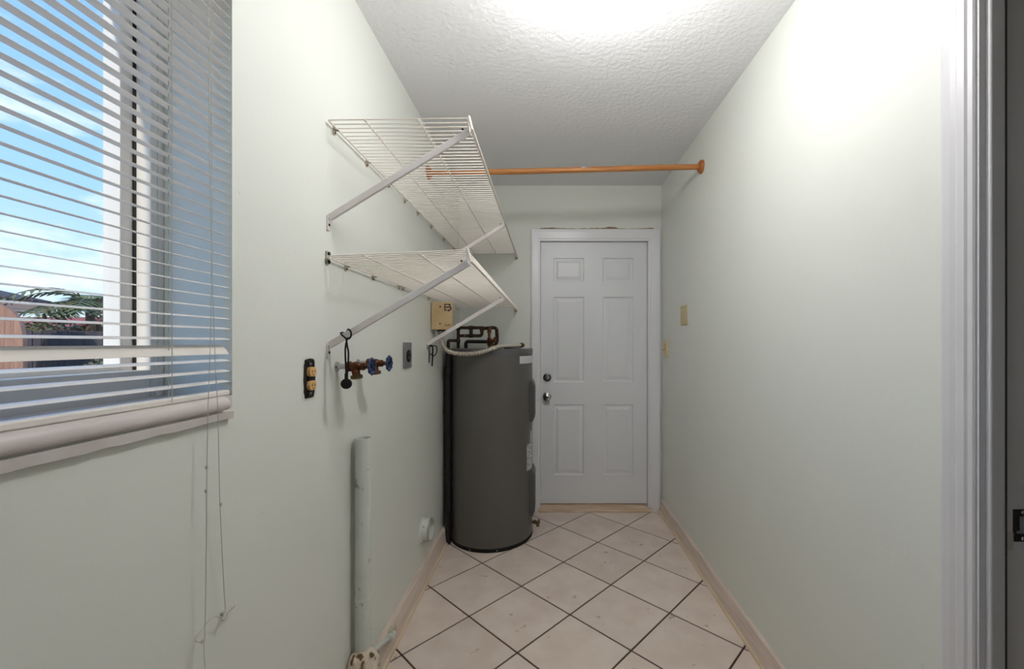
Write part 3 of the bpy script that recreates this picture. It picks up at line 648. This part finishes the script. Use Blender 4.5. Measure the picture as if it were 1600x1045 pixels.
# ------------------------------------------------------------------ washer valves
def faucet(y, z, label):
    t = thing('washer_valve', (XL, y, z), label, 'valve', 'washer valves on the wall')
    MB().lathe([(.016, 0), (.015, .004), (.009, .006), (.009, .05), (.009, .06)], (XL, y, z), (1, 0, 0), 16).build('wall_stub', 'steel', t)
    b = MB().lathe([(.010, .036), (.017, .037), (.017, .046), (.013, .048), (.015, .056), (.0165, .066), (.014, .076), (.010, .080), (.0125, .082), (.0125, .091), (.008, .094), (.006, .112)], (XL, y, z), (1, 0, 0), 18)
    b.tube([(XL + .060, y, z), (XL + .064, y - .004, z - .016), (XL + .068, y - .006, z - .030)], [.013, .0125, .012], 14)
    bo = b.build('valve_body', 'brass', t)
    MB().lathe([(.012, 0), (.0185, .003), (.0185, .012), (.015, .014), (.011, .013), (.010, .003)], Vector((XL + .067, y - .0055, z - .026)), (.16, -.08, -1), 18).build('hose_outlet', 'brass_dull', bo)
    hx = XL + .113
    w = MB(); lob = 8; ring = []
    for i in range(48):
        a = 2 * math.pi * i / 48; ring.append((hx + .002, y + (.0235 + .0022 * math.cos(a * lob)) * math.cos(a), z + (.0235 + .0022 * math.cos(a * lob)) * math.sin(a)))
    ring.append(ring[0]); w.tube(ring, .0042, 8, cap=False)
    for i in range(4):
        a = math.pi * i / 4; w.tube([(hx, y + .022 * math.cos(a), z + .022 * math.sin(a)), (hx - .001, y, z), (hx, y - .022 * math.cos(a), z - .022 * math.sin(a))], .0030, 6)
    hw = w.build('handwheel', 'blue_handle', t)
    MB().lathe([(0, -.004), (.008, -.004), (.008, .004), (.004, .006), (0, .006)], (hx, y, z), (1, 0, 0), 12).build('wheel_screw', 'dark_screw', hw)
    return t
faucet(1.363, 1.223, 'brass washer valve with blue wheel, beside the hanging black cable')
faucet(1.512, 1.226, 'brass washer valve with blue wheel, nearer the grey dryer outlet')

# ------------------------------------------------------------------ black cable tied on the lower brace
yb = 1.288
cb = thing('black_cable', at(541, 600, yb), 'black cable looped over the lower shelf brace, ending in a round disc', 'cable')
def B(px, py, dy=0): return at(px, py, yb + dy)
MB().tube(smooth_path([B(541, 529), B(535, 524), B(532.5, 520.5), B(535, 519.5, .012), B(540, 521, .03), B(542, 518, .035), B(543.5, 515, .02), B(545, 514.5), B(548, 518, -.006), B(548.5, 524, -.006), B(546, 528.5, -.004), B(541.5, 529.5, -.004)], 6), .0026, 8).build('loop', 'black_rubber', cb)
MB().tube(smooth_path([B(544, 527), B(541, 535), B(539.5, 550), B(540.5, 575), B(541, 594)], 6), .0027, 8).build('strand', 'black_rubber', cb)
MB().tube(smooth_path([B(541, 528, -.006), B(542.5, 540, -.006), B(544.5, 552, -.006), B(543.5, 575, -.006), B(541.5, 594, -.004)], 6), .0027, 8).build('strand', 'black_rubber', cb)
MB().lathe([(.004, -.0085), (.0145, -.007), (.0160, -.003), (.0160, .003), (.0145, .007), (.004, .0085)], B(541.2, 599.5, -.004), (.25, -1, .1), 24).build('disc_plug', 'black_rubber', cb)
MB().lathe([(.0047, -.010), (.0052, -.008), (.0052, .008), (.0047, .010)], B(541.2, 588, -.004), (0, 0, 1), 12).build('strain_relief', 'black_rubber', cb)

# ------------------------------------------------------------------ grey dryer outlet
gy0, gy1, gz0, gz1 = 1.985, 2.088, 1.178, 1.302
do = thing('dryer_outlet', (XL, (gy0 + gy1) / 2, gz0), 'grey metal plate with a round black dryer outlet', 'outlet')
MB().box(XL, XL + .010, gy0, gy1, gz0, gz1).build('plate', 'grey_plate', do, bevel=.003)
gy, gz = (gy0 + gy1) / 2, (gz0 + gz1) / 2 - .004
fc = MB().lathe([(.0, .009), (.030, .009), (.030, .013), (.027, .015), (0, .015)], (XL, gy, gz), (1, 0, 0), 28).build('socket_face', 'black_rubber', do)
for a in (90, 215, 325): MB().box(XL + .0148, XL + .0156, gy + .014 * math.cos(R(a)) - .002, gy + .014 * math.cos(R(a)) + .002, gz + .014 * math.sin(R(a)) - .007, gz + .014 * math.sin(R(a)) + .007).build('slot_or_shade_bar', 'conduit_gray', fc)

# ------------------------------------------------------------------ standpipe, foam and small pipe
sx, sy = -.651, 1.475
spp = thing('standpipe', (sx, sy, .20), 'painted pale green open drain standpipe rising along the wall', 'pipe')
MB().lathe([(.0265, .20), (.0265, .963), (.0258, .9655), (.0222, .9655), (.0222, .21)], (sx, sy, 0), (0, 0, 1), 28, cap=False).build('pipe_wall', 'painted_pipe', spp)
MB().lathe([(.0272, .395), (.0280, .398), (.0280, .404), (.0272, .407)], (sx, sy, 0), (0, 0, 1), 28).build('pipe_joint', 'painted_pipe', spp)
q = MB(); base_p = [(.002, 0), (.046, 0), (.049, .05), (.050, .12), (.052, .16), (.050, .195), (.044, .212), (.034, .222), (.0275, .224)]; prof = []
for i in range(len(base_p) - 1):
    for k in range(3): prof.append(tuple(base_p[i][c] + (base_p[i + 1][c] - base_p[i][c]) * k / 3 for c in (0, 1)))
prof.append(base_p[-1]); q.lathe(prof, (-.640, 1.455, .004), (0, 0, 1), 40)
from mathutils import noise as mnoise
nv = []
for x, y, z in q.v:
    d = mnoise.noise_vector(Vector((x, y, z)) * 38) * .0075 + mnoise.noise_vector(Vector((x, y, z)) * 95) * .0032
    nv.append((x + d.x, y + d.y, max(.001, z + d.z * (1.6 if z > .15 else .4))))
q.v = nv
tag(q.build('foam_collar', 'foam', None, (-.64, 1.455, 0), ang=70), 'lumpy tan sealant collar around the foot of the standpipe', 'sealant')
pp = thing('supply_stub', (-.655, 1.76, .08), 'thin painted pipe with a round flange running into the wooden baseboard', 'pipe')
MB().tube(smooth_path([(-.640, 1.53, .170), (-.642, 1.60, .145), (-.641, 1.70, .105)], 6), .0095, 12).build('small_pipe', 'painted_pipe', pp)
MB().lathe([(.0095, -.002), (.014, 0), (.014, .040), (.0115, .042)], (-.641, 1.685, .110), (-.02, .92, -.36), 14).build('coupling', 'painted_pipe', pp)
MB().lathe([(.0, 0), (.028, 0), (.028, .003), (.018, .010), (.010, .012)], (-.6555, 1.762, .082), (1, -.25, .15), 22).build('escutcheon', 'clip_plastic', pp)
MB().tube([(-.650, 1.760, .082), (-.641, 1.735, .092), (-.641, 1.715, .099)], .0105, 10).build('elbow', 'painted_pipe', pp)

# ------------------------------------------------------------------ dryer vent stub
vy, vz = 2.30, .275
vt = thing('vent_stub', (XL, vy, vz), 'short painted round vent stub sticking out of the wall by the baseboard', 'vent')
MB().lathe([(.058, 0), (.058, .048), (.0565, .050), (.054, .050), (.054, 0)], (XL, vy, vz), (1, 0, 0), 32, cap=False).build('collar', 'painted_pipe', vt)
MB().lathe([(0, .012), (.054, .012)], (XL, vy, vz), (1, 0, 0), 32, cap=False).build('damper', 'conduit_gray', vt)
MB().lathe([(.058, .001), (.066, 0), (.063, .004), (.058, .008)], (XL, vy, vz), (1, 0, 0), 32, cap=False).build('caulk_ring', 'patch_plaster', vt)
MB().lathe([(.0582, .040), (.0600, .042), (.0600, .048), (.0582, .050)], (XL, vy, vz), (1, 0, 0), 32, cap=False).build('rim_bead', 'steel', vt)

# ------------------------------------------------------------------ plates on the right wall
bp = thing('blank_plate', (XR, 2.70, 1.40), 'beige blank wall plate with four screws on the bare wall', 'wall plate')
MB().box(XR - .007, XR, 2.645, 2.765, 1.415, 1.542).build('plate', 'ivory_plate', bp, bevel=.003)
for y in (2.682, 2.728):
    for z in (1.428, 1.529): MB().lathe([(0, 0), (.004, 0), (.003, .0015), (0, .002)], (XR - .007, y, z), (-1, 0, 0), 10).build('screw', 'brass_dull', bp)
sw = thing('light_switch', (XR, 3.10, 1.19), 'ivory toggle light switch beside the white door casing', 'light switch')
MB().box(XR - .014, XR, 3.062, 3.145, 1.195, 1.318).build('plate', 'ivory', sw, bevel=.004)
tg = MB().box(XR - .0155, XR - .013, 3.093, 3.113, 1.240, 1.272).build('toggle_slot', 'receptacle', sw)
MB().obox((XR - .021, 3.103, 1.250), (1, 0, .5), (0, 1, 0), (-.5, 0, 1), .010, .0045, .005).build('toggle', 'receptacle', sw, bevel=.001)
for z in (1.226, 1.287): MB().lathe([(0, 0), (.0035, 0), (.003, .0015), (0, .002)], (XR - .014, 3.103, z), (-1, 0, 0), 10).build('screw', 'brass_dull', sw)

# ------------------------------------------------------------------ outside the window
GZ = -.30
struct(MB().box(-60, XL - .2, -30, 60, GZ - .2, GZ).build('ground_yard', 'grass', smooth=False), 'yard outside the window')
struct(MB().box(-4.2, XL - .2, -8, 9, GZ, GZ + .03).build('ground_bounce_slab', 'bounce_slab', smooth=False), 'unseen pale slab added under the window to bounce light')  # unseen slab added to throw light up on the slat undersides
# dark board fence
FY = 7.0
fn = thing('board_fence', (-7.5, FY, GZ), 'dark stained wooden board fence across the yard', 'fence')
bd = MB().box(-13, -12.862, FY, FY + .022, GZ, 1.50).build('board', 'fence_dark', fn, bevel=.004, segs=1)
for i in range(1, 62):
    o = twin(bd, (.146 * i, random.uniform(-.006, .006), random.uniform(-.02, .015)))
for z in (.0, 1.2): MB().box(-13, -3.9, FY + .024, FY + .065, z, z + .09).build('rail', 'fence_dark', fn)
# arched tan gate
gt = thing('arched_gate', (-8.0, 6.0, GZ), 'tan wooden plank gate with an arched top, in front of the dark fence', 'gate')
gw = 1.10; gx1 = -7.52; npl = 8
for i in range(npl):
    x0 = gx1 - gw + gw * i / npl; x1 = x0 + gw / npl - .004; pts = [(x0, GZ)]
    def arch(x):
        u = abs((x - (gx1 - gw / 2)) / (gw / 2)); return 1.30 + .56 * math.sqrt(max(0, 1 - min(1, u) ** 3.0))
    pts = [(x0, GZ), (x1, GZ)] + [(x1 + (x0 - x1) * k / 4, arch(x1 + (x0 - x1) * k / 4)) for k in range(5)]
    MB().prism(pts, 1, 6.0, 6.05).build('plank', 'gate_tan', gt, smooth=False)
MB().box(gx1 - gw, gx1 - .01, 6.05, 6.09, .2, .3).box(gx1 - gw, gx1 - .01, 6.05, 6.09, 1.0, 1.1).build('cross_rail', 'gate_tan', gt)
# neighbour's house with a wide eave
hs = thing('neighbour_house', (-17.5, 4.4, GZ), "neighbouring tan house with a wide shingled eave beyond the fence", 'house')
MB().box(-21, -14.2, -2, 10.75, GZ, 2.2).build('house_walls', 'house_wall', hs)
MB().prism([(-13.45, 2.16), (-13.45, 2.42), (-17.5, 3.3), (-21.6, 2.42), (-21.6, 2.16), (-17.5, 2.95)], 1, -2.6, 11.35).build('roof', 'roof_shingle', hs, smooth=False)
MB().box(-13.47, -13.42, -2.6, 11.38, 2.16, 2.36).build('fascia_board', 'fascia', hs)
MB().box(-14.3, -13.46, -2.6, 11.34, 2.10, 2.16).build('soffit_board', 'soffit', hs)
for k in range(24): MB().tube([(-13.62, -2.4 + k * .58, 2.44), (-13.40, -2.4 + k * .58, 2.385)], .06, 8).build('ridge_tile', 'roof_shingle', hs)
# shed with a red roof
s2 = thing('red_roof_shed', (-19.6, 17, GZ), 'low shed with a red roof behind the dark fence', 'shed')
MB().box(-22, -18.9, 16.2, 19, GZ, 1.75).build('shed_walls', 'house_wall', s2)
MB().prism([(15.9, 1.70), (17.6, 2.28), (19.3, 1.70), (19.3, 1.78), (17.6, 2.38), (15.9, 1.80)], 0, -22.3, -18.6).build('shed_roof', 'roof_red', s2, smooth=False)
# palms
def palm(base_, hgt, nf, ln, label):
    t = thing('palm_tree', base_, label, 'palm tree', 'garden palms beyond the fence'); bx, by, bz = base_
    MB().tube(smooth_path([(bx, by, bz), (bx + .05, by, bz + hgt * .5), (bx, by, bz + hgt)], 8), [.10 - .03 * i / 16 for i in range(17)], 10).build('trunk', 'palm_trunk', t)
    top = Vector((bx, by, bz + hgt))
    for k in range(nf):
        a = 2 * math.pi * k / nf + random.uniform(-.2, .2); up = random.uniform(.1, .95); L_ = ln * random.uniform(.8, 1.15)
        d = Vector((math.cos(a), math.sin(a), 0)); sd_ = Vector((-d.y, d.x, 0)); q = MB(); rib = []
        for i in range(13):
            s_ = i / 12; rib.append(top + d * L_ * s_ * (1 - .25 * up * (1 - s_)) + Vector((0, 0, L_ * (up * s_ - (.45 + .6 * up) * s_ * s_))))
        q.tube(rib, [.014 * (1 - .8 * i / 12) for i in range(13)], 5)
        for i in range(2, 13):
            for sgn in (-1, 1):
                w = .30 * ln * math.sin(math.pi * (i / 13) ** .7) + .04; b = rib[i]; tg_ = (rib[i] - rib[i - 1]).normalized()
                tip = b + sd_ * sgn * w * .85 + tg_ * w * .55 + Vector((0, 0, -.25 * w)); h_ = tg_ * .026
                mid = (b + tip) / 2 + Vector((0, 0, .03 * w)); n_ = Vector((0, 0, .003))
                q.add([b - h_ + n_, b + h_ + n_, mid + h_ * 1.4 + n_, tip, mid - h_ * 1.4 + n_, mid - n_], [(0, 1, 2, 4), (4, 2, 3), (0, 5, 1), (5, 2, 1), (0, 4, 5), (4, 3, 5), (5, 3, 2)])
        q.build('frond', 'palm_green', t, smooth=False)
palm((-9.85, 9.0, GZ), 2.42, 22, 1.2, 'nearer garden palm with arching feathery fronds behind the dark fence')
palm((-13.6, 13.2, GZ), 2.75, 16, 1.25, 'farther palm standing between the shrubs and the shed')
def bush(c, rx, ry, rz, cnt, label, ls=.09):
    t = thing('shrub', (c[0], c[1], GZ), label, 'shrub', 'garden shrubs'); q = MB()
    for i in range(cnt):
        while True:
            p = Vector([random.uniform(-1, 1) for _ in range(3)])
            if .35 < p.length < 1: break
        p = Vector((c[0] + p.x * rx, c[1] + p.y * ry, c[2] + p.z * rz))
        d = Vector([random.gauss(0, 1) for _ in range(3)]).normalized(); s_ = d.orthogonal().normalized(); n_ = d.cross(s_) * .006; L_ = ls * random.uniform(.7, 1.4)
        q.add([p, p + d * L_ * .5 + s_ * L_ * .3 + n_, p + d * L_, p + d * L_ * .5 - s_ * L_ * .3 + n_, p + d * L_ * .5 - n_], [(0, 1, 2, 3), (0, 4, 1), (1, 4, 2), (2, 4, 3), (3, 4, 0)])
    q.build('foliage', 'leaf_green', t, smooth=False)['kind'] = 'stuff'
    st_ = MB()
    for k in range(5):
        a = 2 * math.pi * k / 5; st_.tube([(c[0], c[1], GZ), (c[0] + .3 * rx * math.cos(a), c[1] + .3 * ry * math.sin(a), c[2] - .4 * rz), (c[0] + .6 * rx * math.cos(a), c[1] + .6 * ry * math.sin(a), c[2] + .3 * rz)], .015, 5)
    st_.build('stems', 'palm_trunk', t)
bush((-8.05, 8.0, 1.15), .55, .4, .66, 900, 'yellowish green shrub close behind the dark fence')
bush((-12.9, 10.6, 1.2), .65, .45, .72, 900, 'leafy green shrub behind the fence, beside the neighbouring house')
bush((-11.3, 11.6, 1.35), .65, .5, .80, 900, 'leafy green shrub behind the nearer palm', .10)
bush((-16.1, 13.6, 1.3), 1.1, .6, .75, 900, 'wide dark shrub near the red roofed shed', .13)
bush((-6.35, 6.2, .75), .5, .35, .42, 600, 'small leafy shrub growing in front of the dark fence', .07)
